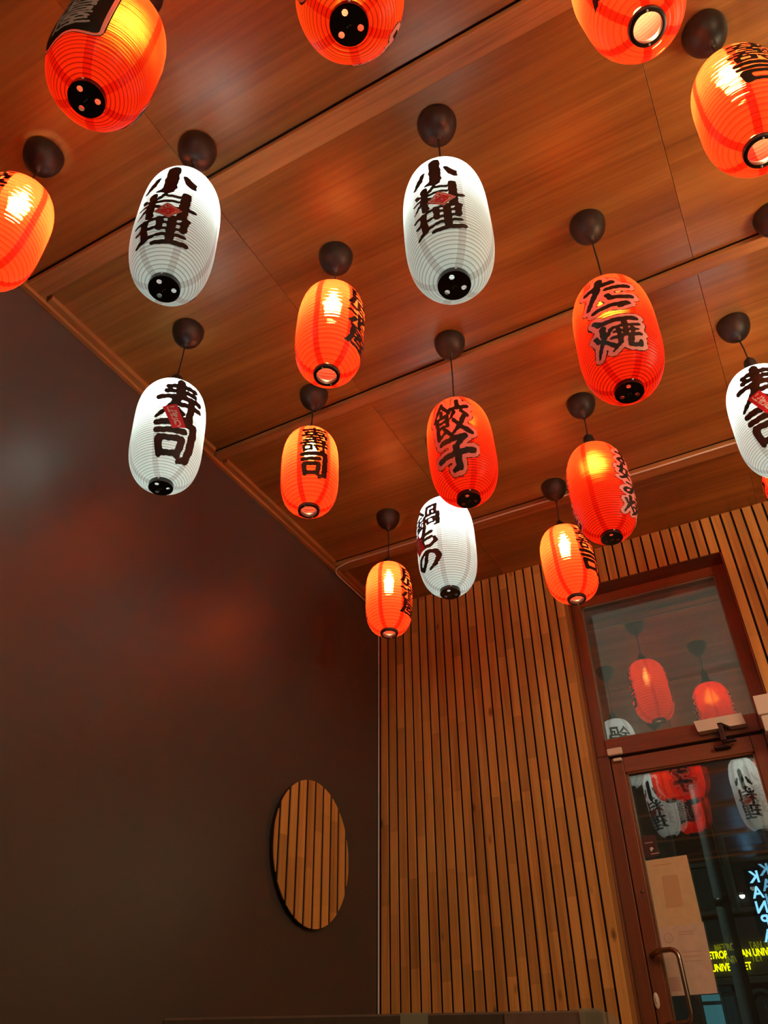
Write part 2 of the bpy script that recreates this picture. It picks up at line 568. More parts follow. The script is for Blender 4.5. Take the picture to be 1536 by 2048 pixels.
# crown strip along the left wall, with notches at the battens
cs = boxes('trim_1', [(XL, XL + .017, YF, YW, H - .034, H)], MAT['crown'], origin=(XL, 0, H - .034), bev=.001)
tag(cs, kind='structure')
k = 2
ys = [YF] + [v for bt in BAT for v in bt] + [YW - .01]
for q in range(0, len(ys), 2):
    o = boxes('trim_%d' % k, [(XL + .0172, XL + .040, ys[q] + .014, ys[q + 1] - .018, H - .021, H)], MAT['crown'], bev=.001)
    tag(o, kind='structure'); k += 1

# ------------------------------------------------------------------ door and transom
YD = 3.36            # inner face of the joinery
# reveal: oak board on the hinge-side jamb, head lining, other jamb
rv = empty('trim_20', W(ox0, YD, FZ)); tag(rv, kind='structure')
boxes('jamb_board', [(ox0 - .012, ox0 + .0036, YW + .001, YD - .001, FZ, oz1)], MAT['reveal'], rv, bev=.001)
boxes('jamb_board', [(ox1 + .0005, ox1 + .006, YW + .009, YD + .05, FZ, oz1)], MAT['door_wood'], rv)
boxes('head_board', [(ox0, ox1, YW + .009, YD + .05, oz1, oz1 + .004)], MAT['rail_wood'], rv)
boxes('cover_strip', [(ox0, ox0 + .012, YD - .028, YD, FZ, oz1)], MAT['door_wood'], rv, bev=.002)

win = empty('window_1', W(-.42, YD + .025, 1.25)); tag(win, kind='structure')
TX0, TX1, TZ0, TZ1 = -.728, -.108, 1.252, 1.914
boxes('frame_stile', [(ox0 + .012, TX0, YD, YD + .05, 1.185, oz1)], MAT['door_wood'], win, bev=.002)
boxes('frame_stile', [(TX1, ox1, YD, YD + .05, 1.185, oz1)], MAT['door_wood'], win, bev=.002)
boxes('frame_head', [(TX0, TX1, YD, YD + .05, TZ1, oz1)], MAT['rail_wood'], win, bev=.002)
boxes('frame_transom', [(TX0, TX1, YD - .008, YD + .05, 1.178, TZ0)], MAT['rail_wood'], win, bev=.003)
boxes('glazing_bead', [(TX0, TX1, YD + .006, YD + .02, TZ1 - .007, TZ1), (TX0, TX0 + .006, YD + .006, YD + .02, TZ0, TZ1), (TX1 - .006, TX1, YD + .006, YD + .02, TZ0, TZ1),
                       (TX0, TX1, YD + .004, YD + .02, TZ0, TZ0 + .005)], MAT['gasket'], win, origin=(TX0, YD + .01, TZ0))


def pane(x0, x1, y, z0, z1, mat, parent, rx=0.0, rz=0.0):
    w, h = (x1 - x0) / 2, (z1 - z0) / 2
    me = meshdata('glass_pane', [(-w, 0, -h), (w, 0, -h), (w, 0, h), (-w, 0, h)], [(0, 1, 2, 3)], mat)
    return obj('glass_pane', me, parent, W((x0 + x1) / 2, y, (z0 + z1) / 2) - wloc(parent), (rx, 0, rz))


pane(TX0 + .001, TX1 - .001, YD + .021, TZ0 + .001, TZ1 - .001, MAT['glass_transom'], win)
pane(TX0 + .001, TX1 - .001, YD + .036, TZ0 + .001, TZ1 - .001, MAT['glass_transom2'], win, math.radians(.25), math.radians(-.4))

# mullions of the frame beside the leaf, then the leaf itself
fr = empty('trim_21', W(ox0, YD, FZ)); tag(fr, kind='structure')
boxes('frame_post', [(ox0 + .012, -.722, YD, YD + .055, FZ, 1.184)], MAT['door_wood'], fr, bev=.002)
boxes('frame_post', [(-.098, ox1, YD, YD + .055, FZ, 1.184)], MAT['door_wood'], fr, bev=.002)
door = empty('door_1', W(-.41, YD + .025, FZ)); tag(door, kind='structure')
DX0, DX1, DZ1, LZ1 = -.668, -.156, 1.104, 1.170
boxes('door_stile', [(-.718, DX0, YD + .004, YD + .05, FZ + .01, LZ1)], MAT['door_wood'], door, bev=.003)
boxes('door_stile', [(DX1, -.102, YD + .004, YD + .05, FZ + .01, LZ1)], MAT['door_wood'], door, bev=.003)
boxes('door_rail', [(DX0, DX1, YD + .004, YD + .05, DZ1, LZ1)], MAT['rail_wood'], door, bev=.003)
boxes('door_rail', [(DX0, DX1, YD + .004, YD + .05, FZ + .01, FZ + .2)], MAT['rail_wood'], door, bev=.003)
boxes('glazing_bead', [(DX0, DX0 + .007, YD + .009, YD + .024, FZ + .2, DZ1), (DX1 - .007, DX1, YD + .009, YD + .024, FZ + .2, DZ1),
                       (DX0, DX1, YD + .009, YD + .024, DZ1 - .006, DZ1)], MAT['rail_wood'], door, origin=(DX0, YD + .01, FZ + .2))
boxes('seal_strip', [(DX0 + .007, DX0 + .010, YD + .016, YD + .024, FZ + .2, DZ1 - .006)], MAT['gasket'], door)
pane(DX0 + .001, DX1 - .001, YD + .025, FZ + .2, DZ1 - .001, MAT['glass_door'], door)
pane(DX0 + .001, DX1 - .001, YD + .040, FZ + .2, DZ1 - .001, MAT['glass_door2'], door, math.radians(.28), math.radians(-.5))

# bent pull handle on the leaf, and the thumb-turn plate under it
hp = smooth_path([(-.698, YD + .006, .432), (-.66, YD - .045, .440), (-.590, YD - .058, .440), (-.585, YD - .058, .217), (-.655, YD - .045, .217), (-.698, YD + .006, .212)], .035, 7)
v, f = tube([Vector(p) - Vector((-.698, YD, .33)) for p in hp], .0088, 14)
obj('pull_handle', meshdata('pull_handle', v, f, MAT['steel'], True), door, W(-.698, YD, .33) - wloc(door))
v, f = lathe([(0, -.004), (.012, -.004), (.0135, -.002), (.0135, .004), (0, .004)], 24)
v = [(x * .72, z_, y * 1.9) for x, y, z_ in v]
obj('lock_plate', meshdata('lock_plate', v, f, MAT['device'], True), door, W(-.708, YD + .001, .291) - wloc(door))
boxes('thumb_turn', [(-.7095, -.7065, YD - .008, YD - .003, .284, .300)], MAT['device'], door, bev=.001)
v, f = lathe([(0, -.003), (.005, -.003), (.005, .004), (0, .004)], 12)
obj('screw_cap', meshdata('screw_cap', [(x, z_, y) for x, y, z_ in v], f, MAT['steel'], True), door, W(-.688, YD + .003, .648) - wloc(door))

# door closer over the leaf
dc = empty('door_closer', W(-.255, YD - .008, 1.205))
tag(dc, 'pale pink white door closer box with dark arm above glass door', 'door closer')
bm = bmesh.new()
y0, y1 = YD - .050, YD - .008
prof_ = [(-.345, 1.246), (-.160, 1.246), (-.152, 1.200), (-.214, 1.200), (-.244, 1.222), (-.260, 1.222), (-.257, 1.200), (-.338, 1.200)]
va = [bm.verts.new((x + .255, y0 - (YD - .008), z_ - 1.205)) for x, z_ in prof_]
vb = [bm.verts.new((x + .255, 0, z_ - 1.205)) for x, z_ in prof_]
bm.faces.new(va); bm.faces.new(vb[::-1])
for q in range(len(va)):
    bm.faces.new((va[q], vb[q], vb[(q + 1) % len(va)], va[(q + 1) % len(va)]))
obj('closer_body', bm_mesh('closer_body', bm, MAT['device']), dc)
boxes('closer_arm', [(-.262, -.240, YD - .046, YD - .016, 1.150, 1.222)], MAT['darkmetal'], dc, bev=.003)
boxes('closer_arm', [(-.258, -.205, YD - .040, YD - .024, 1.143, 1.156)], MAT['darkmetal'], dc, bev=.003)
boxes('arm_bracket', [(-.296, -.232, YD - .026, YD + .004, 1.130, 1.143)], MAT['darkmetal'], dc, bev=.003)
for x in (-.288, -.243):
    v, f = lathe([(0, -.002), (.0035, -.001), (.004, .003), (0, .003)], 10)
    obj('screw', meshdata('screw', [(p, r_, q) for p, q, r_ in v], f, MAT['steel'], True), dc, W(x, YD - .027, 1.137) - wloc(dc))

# two-piece magnetic contact
ds = empty('contact_sensor', W(-.688, YD - .004, 1.19))
tag(ds, 'small white two-piece contact sensor at upper left door corner', 'sensor')
boxes('sensor_body', [(-.722, -.658, YD - .026, YD - .008, 1.176, 1.206)], MAT['device'], ds, bev=.005)
boxes('sensor_magnet', [(-.704, -.668, YD - .016, YD + .004, 1.152, 1.165)], MAT['device'], ds, bev=.003)

# box at the right edge of the frame
ab = empty('alarm_box', W(-.06, YD - .03, 1.19))
tag(ab, 'white plastic alarm box cut off by the right edge beside door closer', 'alarm box')
boxes('box_cover', [(-.097, -.015, YW - .052, YW - .001, 1.185, 1.262)], MAT['device'], ab, bev=.003)
boxes('box_base', [(-.090, -.020, YW - .046, YW - .001, 1.120, 1.183)], MAT['device'], ab, bev=.004)

# papers taped to the glass
YP = YD + .0235


def sheet(name, quad, mat, parent=None, y=YP, th=.0006, org=None):
    bm = bmesh.new()
    o_ = org or quad[0]
    vf = [bm.verts.new((x - o_[0], 0, z_ - o_[1])) for x, z_ in quad]
    vb_ = [bm.verts.new((x - o_[0], th, z_ - o_[1])) for x, z_ in quad]
    bm.faces.new(vf); bm.faces.new(vb_[::-1])
    n = len(quad)
    for q in range(n): bm.faces.new((vf[q], vb_[q], vb_[(q + 1) % n], vf[(q + 1) % n]))
    o = obj(name, bm_mesh(name, bm, mat), parent)
    p = W(o_[0], y, o_[1])
    o.location = p if parent is None else p - wloc(parent)
    return o


s1 = sheet('paper_sheet', [(-.661, .760), (-.499, .764), (-.497, .522), (-.664, .518)], MAT['paper_tan'])
tag(s1, 'tan paper sheet with darker rectangle, upper one taped on door glass', 'paper')
sheet('printed_block', [(-.609, .699), (-.547, .699), (-.551, .588), (-.614, .586)], MAT['paper_tan2'], s1, y=YP - .0003, th=.0003)
sheet('printed_line', [(-.634, .741), (-.562, .742), (-.562, .737), (-.634, .736)], MAT['paper_tan2'], s1, y=YP - .0003, th=.0003)
s2 = sheet('paper_sheet', [(-.664, .524), (-.493, .530), (-.497, .306), (-.666, .304)], MAT['paper_pink'], y=YP - .0012)
tag(s2, 'pinkish paper sheet with faint round seal, lower one behind door handle', 'paper')
v, f = lathe([(.014, 0), (.017, 0)], 28)
o = obj('round_seal', meshdata('round_seal', [(x, 0, y) for x, y, z_ in v], f, MAT['print']), s2, W(-.628, YP - .0016, .487) - wloc(s2))
for q, (x0, x1, z_) in enumerate([(-.590, -.530, .505), (-.592, -.535, .497), (-.590, -.52, .440), (-.59, -.525, .425), (-.59, -.53, .410)]):
    sheet('printed_line', [(x0, z_), (x1, z_), (x1, z_ - .003), (x0, z_ - .003)], MAT['print'], s2, y=YP - .0016, th=.0003)
sheet('printed_block', [(-.655, .362), (-.618, .362), (-.618, .318), (-.655, .318)], MAT['print'], s2, y=YP - .0016, th=.0003)
st = sheet('sticker', [(-.660, .852), (-.600, .852), (-.602, .772), (-.660, .770)], MAT['sticker'], y=YP + .0008)
tag(st, 'small dark brown sticker with pale mark above the tan paper', 'sticker')
sheet('sticker_mark', [(-.632, .803), (-.626, .808), (-.620, .806), (-.617, .800), (-.623, .798), (-.625, .791), (-.630, .794)], MAT['sealwhite'], st, y=YP + .0004, th=.0003)
sheet('sticker_line', [(-.648, .826), (-.616, .827), (-.616, .824), (-.648, .823)], MAT['print'], st, y=YP + .0004, th=.0003)
sheet('sticker_line', [(-.632, .784), (-.598, .785), (-.598, .782), (-.632, .781)], MAT['print'], st, y=YP + .0004, th=.0003)

# white cable along the last batten, the left wall and down the corner
path = smooth_path([(.62, 2.748, 2.1265), (-1.690, 2.748, 2.1265), (-1.758, 2.752, 2.112), (-1.7770, 2.80, 2.111), (-1.7770, 3.228, 2.112), (-1.7775, 3.235, 2.07), (-1.7775, 3.2355, FZ + .02)], .03, 6)
org = Vector((-1.7, 2.748, 2.1265))
pts = []
for p0, p1 in zip(path[:-1], path[1:]):
    n = max(1, int((p1 - p0).length / .12))
    for t in range(n):
        p = p0.lerp(p1, t / n)
        w = .0007 if n > 1 else 0
        pts.append(p + Vector((0, 0, w * math.sin(13 * p.x + 7 * p.y))) - org)
pts.append(path[-1] - org)
v, f = tube(pts, .0036, 8)
cb = obj('power_cable', meshdata('power_cable', v, f, MAT['cable'], True), None, W(*org))
tag(cb, 'thin white cable running along ceiling batten and down wall corner', 'cable')

# ------------------------------------------------------------------ round slatted panel on the left wall
PC = (XL, 2.682, .777)
RP, TH = .265, .022
rp = empty('round_wall_panel', W(*PC)); tag(rp, 'round wooden slat panel mounted on the dark brown wall', 'wall panel')
TILT = math.radians(2.0)
v, f = lathe([(0, 0), (RP - .004, 0), (RP - .002, .018), (0, .018)], 72)
obj('backing_disc', meshdata('backing_disc', [(z_ + .0015, x, y) for x, y, z_ in v], f, MAT['felt']), rp)
PP, PW = .0595, .0440
for q in range(-5, 5):
    u0 = q * PP + .012; u1 = u0 + PW
    u0c, u1c = max(u0, -RP + .002), min(u1, RP - .002)
    if u1c - u0c < .006: continue
    us = np.linspace(u0c, u1c, 9)
    hs = np.sqrt(np.maximum(RP ** 2 - us ** 2, 0))
    outl = [(u, h_) for u, h_ in zip(us, hs)] + [(u, -h_) for u, h_ in zip(us[::-1], hs[::-1])]
    bm = bmesh.new()
    uc = (u0c + u1c) / 2

    def P_(u, w, d): return (d, u - uc, w)
    A_ = [bm.verts.new(P_(u, w, .0192)) for u, w in outl]
    B_ = [bm.verts.new(P_(u, w, TH + .0015)) for u, w in outl]
    bm.faces.new(A_); bm.faces.new(B_[::-1])
    for t in range(len(A_)): bm.faces.new((A_[t], B_[t], B_[(t + 1) % len(A_)], A_[(t + 1) % len(A_)]))
    o = obj('wooden_slat', bm_mesh('round_slat', bm, MAT['slat']), rp)
    o.location = Vector((0, uc * math.cos(TILT), uc * math.sin(TILT))) * S
    o.rotation_euler = (TILT, 0, 0)

# ------------------------------------------------------------------ brush lettering
ST = {
 '小': [[(.52, .98, .085), (.52, .25, .09), (.50, .09, .08), (.34, .13, .02)], [(.27, .68, .025), (.18, .45, .055), (.09, .30, .03)], [(.74, .70, .02), (.86, .48, .07), (.91, .36, .03)]],
 '料': [[(.27, .98, .06), (.27, .02, .06)], [(.05, .58, .035), (.47, .63, .045)], [(.09, .88, .03), (.15, .75, .04)], [(.46, .92, .04), (.37, .76, .025)], [(.25, .52, .045), (.04, .18, .018)], [(.31, .52, .03), (.47, .34, .035)],
       [(.56, .86, .04), (.72, .83, .04)], [(.54, .64, .04), (.70, .60, .04)], [(.50, .27, .04), (.98, .40, .05)], [(.83, .99, .065), (.82, .0, .07)]],
 '理': [[(.03, .85, .04), (.36, .89, .045)], [(.05, .53, .04), (.34, .56, .04)], [(.01, .12, .03), (.20, .22, .05), (.38, .28, .03)], [(.20, .87, .06), (.20, .2, .06)], [(.47, .92, .05), (.48, .50, .045)], [(.47, .92, .045), (.90, .94, .05)],
       [(.90, .94, .055), (.88, .50, .05)], [(.47, .72, .03), (.88, .73, .03)], [(.47, .51, .035), (.88, .52, .035)], [(.68, .93, .06), (.68, .08, .065)], [(.46, .30, .04), (.92, .32, .04)], [(.38, .06, .045), (.99, .09, .06)]],
 '寿': [[(.20, .88, .035), (.86, .90, .04)], [(.50, 1.0, .08), (.48, .62, .075), (.33, .34, .055), (.04, .06, .02)], [(.18, .75, .035), (.84, .76, .04)], [(.04, .59, .04), (.97, .62, .045)], [(.38, .42, .04), (.99, .44, .04)],
       [(.76, .58, .06), (.75, .08, .065), (.58, .06, .02)], [(.46, .30, .03), (.56, .18, .05)]],
 '司': [[(.08, .91, .05), (.88, .94, .055)], [(.88, .93, .07), (.86, .12, .075), (.68, .04, .025)], [(.10, .70, .045), (.66, .73, .05)], [(.15, .52, .055), (.18, .15, .055)], [(.15, .51, .045), (.64, .53, .05)], [(.64, .53, .055), (.61, .16, .055)], [(.17, .17, .04), (.62, .18, .04)]],
 'た': [[(.06, .74, .05), (.64, .82, .06)], [(.38, .99, .065), (.28, .55, .06), (.06, .04, .035)], [(.52, .56, .045), (.94, .60, .055)], [(.50, .30, .03), (.56, .13, .05), (.96, .12, .06)]],
 'こ': [[(.18, .78, .05), (.84, .83, .065), (.70, .68, .02)], [(.12, .36, .03), (.24, .15, .06), (.92, .13, .065)]],
 '焼': [[(.08, .74, .05), (.13, .52, .035)], [(.42, .80, .045), (.33, .60, .025)], [(.26, .97, .06), (.25, .55, .055), (.02, .03, .02)], [(.27, .42, .035), (.41, .20, .05)], [(.46, .84, .04), (.97, .87, .045)], [(.71, .99, .05), (.71, .50, .045)],
       [(.57, .74, .035), (.57, .52, .035)], [(.85, .74, .035), (.85, .52, .035)], [(.48, .66, .03), (.95, .68, .03)], [(.42, .46, .045), (.99, .49, .05)], [(.60, .46, .05), (.56, .22, .045), (.38, .02, .02)], [(.79, .46, .055), (.79, .12, .055), (.99, .10, .055), (1.0, .26, .02)]],
 '餃': [[(.25, .99, .05), (.01, .63, .02)], [(.26, .96, .03), (.47, .71, .045)], [(.25, .79, .035), (.25, .70, .035)], [(.10, .62, .045), (.10, .05, .05)], [(.10, .62, .035), (.41, .64, .04)], [(.41, .64, .045), (.40, .34, .04)], [(.12, .49, .025), (.40, .49, .025)],
       [(.12, .35, .028), (.40, .35, .028)], [(.10, .05, .035), (.33, .18, .03)], [(.28, .28, .03), (.45, .04, .045)], [(.73, .99, .05), (.73, .84, .05)], [(.50, .78, .04), (.99, .81, .045)], [(.62, .70, .04), (.51, .53, .025)], [(.80, .70, .025), (.94, .55, .05)],
       [(.85, .52, .055), (.72, .26, .05), (.47, .02, .02)], [(.57, .47, .03), (.76, .22, .055), (1.0, .02, .055)]],
 '子': [[(.16, .88, .045), (.80, .92, .06), (.54, .66, .035)], [(.54, .66, .065), (.57, .12, .07), (.36, .08, .02)], [(.02, .44, .045), (.50, .48, .05), (.99, .50, .06)]],
 '鍋': [[(.23, .99, .04), (.01, .65, .02)], [(.24, .97, .025), (.45, .72, .04)], [(.11, .66, .03), (.37, .67, .03)], [(.05, .47, .03), (.41, .48, .03)], [(.23, .66, .04), (.23, .10, .04)], [(.09, .36, .03), (.14, .22, .03)], [(.38, .37, .03), (.32, .22, .025)],
       [(.01, .07, .035), (.45, .14, .035)], [(.58, .97, .04), (.58, .58, .035)], [(.58, .97, .035), (.89, .97, .04)], [(.89, .97, .045), (.89, .58, .04)], [(.73, .80, .03), (.73, .60, .03)], [(.73, .78, .025), (.86, .78, .025)], [(.50, .57, .045), (.50, .01, .045)],
       [(.50, .57, .035), (.97, .58, .04)], [(.97, .58, .05), (.96, .06, .05), (.87, .03, .02)], [(.62, .41, .03), (.62, .17, .03)], [(.62, .41, .025), (.84, .41, .03)], [(.84, .41, .03), (.84, .18, .03)], [(.62, .19, .025), (.84, .19, .025)]],
 'も': [[(.46, .99, .055), (.36, .4, .055), (.40, .13, .055), (.66, .07, .055), (.86, .22, .05), (.82, .42, .025)], [(.14, .70, .04), (.72, .74, .05)], [(.12, .45, .04), (.70, .49, .05)]],
 'の': [[(.54, .82, .05), (.43, .40, .055), (.24, .15, .05), (.09, .36, .05), (.22, .70, .045), (.52, .86, .05), (.84, .70, .06), (.92, .42, .065), (.76, .14, .055), (.54, .03, .025)]],
}
_glyph = {}


def glyph_tris(ch):
    if ch in _glyph: return _glyph[ch]
    cu = bpy.data.curves.new('glyph', 'FONT')
    cu.body = ch
    o = bpy.data.objects.new('glyph', cu)
    COL.objects.link(o)
    me = o.to_mesh()
    me.calc_loop_triangles()
    V_ = np.array([v_.co[:2] for v_ in me.vertices])
    T_ = np.array([t.vertices[:] for t in me.loop_triangles])
    V_ = (V_ - np.array([.03, -.08])) / np.array([.94, .93])
    o.to_mesh_clear()
    bpy.data.objects.remove(o); bpy.data.curves.remove(cu)
    _glyph[ch] = (V_, T_)
    return _glyph[ch]


def sdf_font(ch, X, Y):
    V_, T_ = glyph_tris(ch)
    P = np.stack([X.ravel(), Y.ravel()], 1)
    inside = np.zeros(len(P), bool)
    for t in T_:
        A, B, C_ = V_[t]
        lo = np.minimum(np.minimum(A, B), C_); hi = np.maximum(np.maximum(A, B), C_)
        m_ = np.where((P[:, 0] >= lo[0]) & (P[:, 0] <= hi[0]) & (P[:, 1] >= lo[1]) & (P[:, 1] <= hi[1]))[0]
        if not len(m_): continue
        p = P[m_]
        c1 = (B[0] - A[0]) * (p[:, 1] - A[1]) - (B[1] - A[1]) * (p[:, 0] - A[0])
        c2 = (C_[0] - B[0]) * (p[:, 1] - B[1]) - (C_[1] - B[1]) * (p[:, 0] - B[0])
        c3 = (A[0] - C_[0]) * (p[:, 1] - C_[1]) - (A[1] - C_[1]) * (p[:, 0] - C_[0])
        inside[m_] |= ((c1 >= 0) & (c2 >= 0) & (c3 >= 0)) | ((c1 <= 0) & (c2 <= 0) & (c3 <= 0))
    ec = {}
    for t in T_:
        for q in range(3):
            e = tuple(sorted((t[q], t[(q + 1) % 3])))
            ec[e] = ec.get(e, 0) + 1
    sm = []
    for (i0, i1), n in ec.items():
        if n != 1: continue
        A, B = V_[i0], V_[i1]
        k_ = max(1, int(np.linalg.norm(B - A) / .02))
        for q in range(k_): sm.append(A + (B - A) * q / k_)
    sm = np.array(sm)
    d = np.full(len(P), 9.0)
    for q in range(0, len(P), 2000):
        blk = P[q:q + 2000]
        d[q:q + 2000] = np.sqrt(((blk[:, None, :] - sm[None]) ** 2).sum(2).min(1))
    d[inside] *= -1
    return d.reshape(X.shape)


def sdf_strokes(strokes, X, Y):
    d = np.full(X.shape, 9.0)
    for s_ in strokes:
        for (x0, y0, w0), (x1, y1, w1) in zip(s_[:-1], s_[1:]):
            dx, dy = x1 - x0, y1 - y0
            t = np.clip(((X - x0) * dx + (Y - y0) * dy) / (dx * dx + dy * dy + 1e-9), 0, 1)
            d = np.minimum(d, np.hypot(X - x0 - t * dx, Y - y0 - t * dy) - (w0 + (w1 - w0) * t))
    return d


def sdf_text(text, X, Y, bold):
    """X,Y in char units: column of len(text) chars, top char at Y in [n-1, n]"""
    D = np.full(X.shape, 9.0)
    n = len(text)
    for i_, ch in enumerate(text):
        y0 = n - 1 - i_
        m_ = (Y > y0 - .35) & (Y < y0 + 1.35)
        x, y = X[m_], Y[m_] - y0
        # brush slope and slight raggedness
        yy = y - .05 * (x - .5)
        rag = .010 * np.sin(21 * x + 3 * i_) * np.sin(17 * yy + 1.3) + .006 * np.sin(47 * x + 29 * yy)
        if ch in ST:
            d = sdf_strokes(ST[ch], x, yy) - (.016 if ch in '料理鍋' else .014 if ch in '餃焼' else .022 if ch == '寿' else .03)
        else:
            d = sdf_font(ch, x.reshape(1, -1), yy.reshape(1, -1)).ravel() - bold
        D[m_] = np.minimum(D[m_], d + rag)
    return D


def march(gx, gy, D, thr=0.0):
    """polygons of the region D < thr on the grid"""
    F = thr - D
    ny, nx = F.shape
    verts, vid, faces = [], {}, []

    def vert(key, p):
        if key not in vid:
            vid[key] = len(verts); verts.append(p)
        return vid[key]
    ins = F > 0
    any_ = ins[:-1, :-1] | ins[1:, :-1] | ins[:-1, 1:] | ins[1:, 1:]
    for j, i_ in zip(*np.where(any_)):
        cs_ = [(j, i_), (j, i_ + 1), (j + 1, i_ + 1), (j + 1, i_)]
        poly = []
        for q in range(4):
            a_, b_ = cs_[q], cs_[(q + 1) % 4]
            fa, fb = F[a_], F[b_]
            if fa > 0: poly.append(vert((a_, a_), (gx[a_[1]], gy[a_[0]])))
            if (fa > 0) != (fb > 0):
                key = (min(a_, b_), max(a_, b_))
                t = fa / (fa - fb)
                poly.append(vert(key, (gx[a_[1]] + (gx[b_[1]] - gx[a_[1]]) * t, gy[a_[0]] + (gy[b_[0]] - gy[a_[0]]) * t)))
        if len(poly) >= 3: faces.append(tuple(poly))
    return verts, faces


# ------------------------------------------------------------------ lanterns
RC = .0345


def profile(Lz, Rm, n_ribs, sub=4, amp=.0016):
    s = np.linspace(-1, 1, 1500)
    r = RC + (Rm - RC) * (1 - np.abs(s) ** 3.5) ** (1 / 1.95)
    z_ = -(s + 1) / 2 * Lz
    al = np.concatenate([[0], np.cumsum(np.hypot(np.diff(r), np.diff(z_)))])
    n = n_ribs * sub
    t = np.linspace(0, al[-1], n + 1)
    rr = np.interp(t, al, r); zz = np.interp(t, al, z_)
    dr = np.gradient(rr); dz = np.gradient(zz)
    ln = np.hypot(dr, dz) + 1e-9
    nr, nz_ = -dz / ln, dr / ln
    bul = amp * np.abs(np.sin(np.pi * t / al[-1] * n_ribs))
    return rr + nr * bul, zz + nz_ * bul, t / al[-1], (al, r, z_)


def shade_mesh(Lz, Rm, n_ribs, mat, amp, seg=72):
    r, z_, v_, tab = profile(Lz, Rm, n_ribs, 4, amp)
    rng = np.random.RandomState(int(Lz * 1e4) % 999)
    n = len(r)
    th = np.arange(seg) * 2 * np.pi / seg
    # slight crumple of the skin between wires
    verts = []
    ph = rng.rand(6) * 6
    for i_ in range(n):
        wob = 1 + .006 * np.sin(3 * th + ph[0] + v_[i_] * 5) + .004 * np.sin(5 * th + ph[1] - v_[i_] * 9)
        for j in range(seg):
            verts.append((r[i_] * wob[j] * math.cos(th[j]), r[i_] * wob[j] * math.sin(th[j]), z_[i_]))
    faces = []
    for i_ in range(n - 1):
        for j in range(seg):
            k_ = (j + 1) % seg
            faces.append((i_ * seg + j, (i_ + 1) * seg + j, (i_ + 1) * seg + k_, i_ * seg + k_))
    me = meshdata('shade', verts, faces, mat, True)
    uvl = me.uv_layers.new(name='UVMap')
    li = np.zeros(len(me.loops), int)
    me.loops.foreach_get('vertex_index', li)
    uvs = np.zeros((len(li), 2))
    uvs[:, 0] = (li % seg) / seg
    uvs[:, 1] = v_[li // seg]
    uvl.data.foreach_set('uv', uvs.ravel())
    return me, tab


def wrap(verts2, tab, az, wdeg, Rm, s0, hc, n, lift, gam=1.0):
    """char-unit points -> lantern surface. s0: arc length at the column top, hc: char height"""
    al, r, z_ = tab
    P = np.array(verts2)
    q_ = n - P[:, 1]
    if n and gam != 1.0:
        q_ = np.sign(q_) * n * (np.abs(q_) / n) ** gam
    arc = s0 + q_ * hc
    rr = np.interp(arc, al, r); zz = np.interp(arc, al, z_)
    dr = np.interp(arc + 1e-3, al, r) - rr; dz = np.interp(arc + 1e-3, al, z_) - zz
    ln = np.hypot(dr, dz) + 1e-9
    nr, nz_ = -dz / ln, dr / ln
    th = math.radians(az) + (P[:, 0] - .5) * math.radians(wdeg)
    R_ = rr + nr * lift
    return np.stack([R_ * np.cos(th), R_ * np.sin(th), zz + nz_ * lift], 1)


_text_cache = {}


def text_layers(text, style, kind=''):
    """list of (verts, faces, material key, lift)"""
    key = (text, style, kind)
    if key in _text_cache: return _text_cache[key]
    n = len(text)
    res = 44 if n < 4 else 36
    pad = .16
    gx = np.linspace(-pad, 1 + pad, int(res * (1 + 2 * pad)))
    gy = np.linspace(-pad, n + pad, int(res * (n + 2 * pad)))
    X, Y = np.meshgrid(gx, gy)
    lay = []
    if style == 'banner':
        D = sdf_text(text, (X - .5) / .74 + .5, (Y - n / 2) / .86 + n / 2, .018)
        bx = np.abs(X - .5) - .56
        wav = .05 * np.sin(7.5 * X + .8)
        by = np.abs(Y - n / 2 + wav) - (n / 2 + .02)
        B_ = np.maximum(bx, by) + np.maximum(0, np.minimum(bx + .08, by + .08)) * .35
        lay.append((*march(gx, gy, np.abs(B_ - .072) - .013), 'ink', .0030))
        lay.append((*march(gx, gy, np.abs(B_ - .030) - .032), 'halo', .0036))
        lay.append((*march(gx, gy, B_, .0), 'ink', .0042))
        lay.append((*march(gx, gy, D, .0), 'halo', .0048))
    else:
        bold = (.032 if text[0] == '居' else .016) if kind == 'orange' else .028
        D = sdf_text(text, X, Y, bold)
        if style == 'outline':
            lay.append((*march(gx, gy, np.abs(D - .117) - .012), 'ink', .0040))
            lay.append((*march(gx, gy, np.abs(D - .050) - .056), 'halo', .0036))
        lay.append((*march(gx, gy, D, .0), 'ink', .0044))
    _text_cache[key] = lay
    return lay


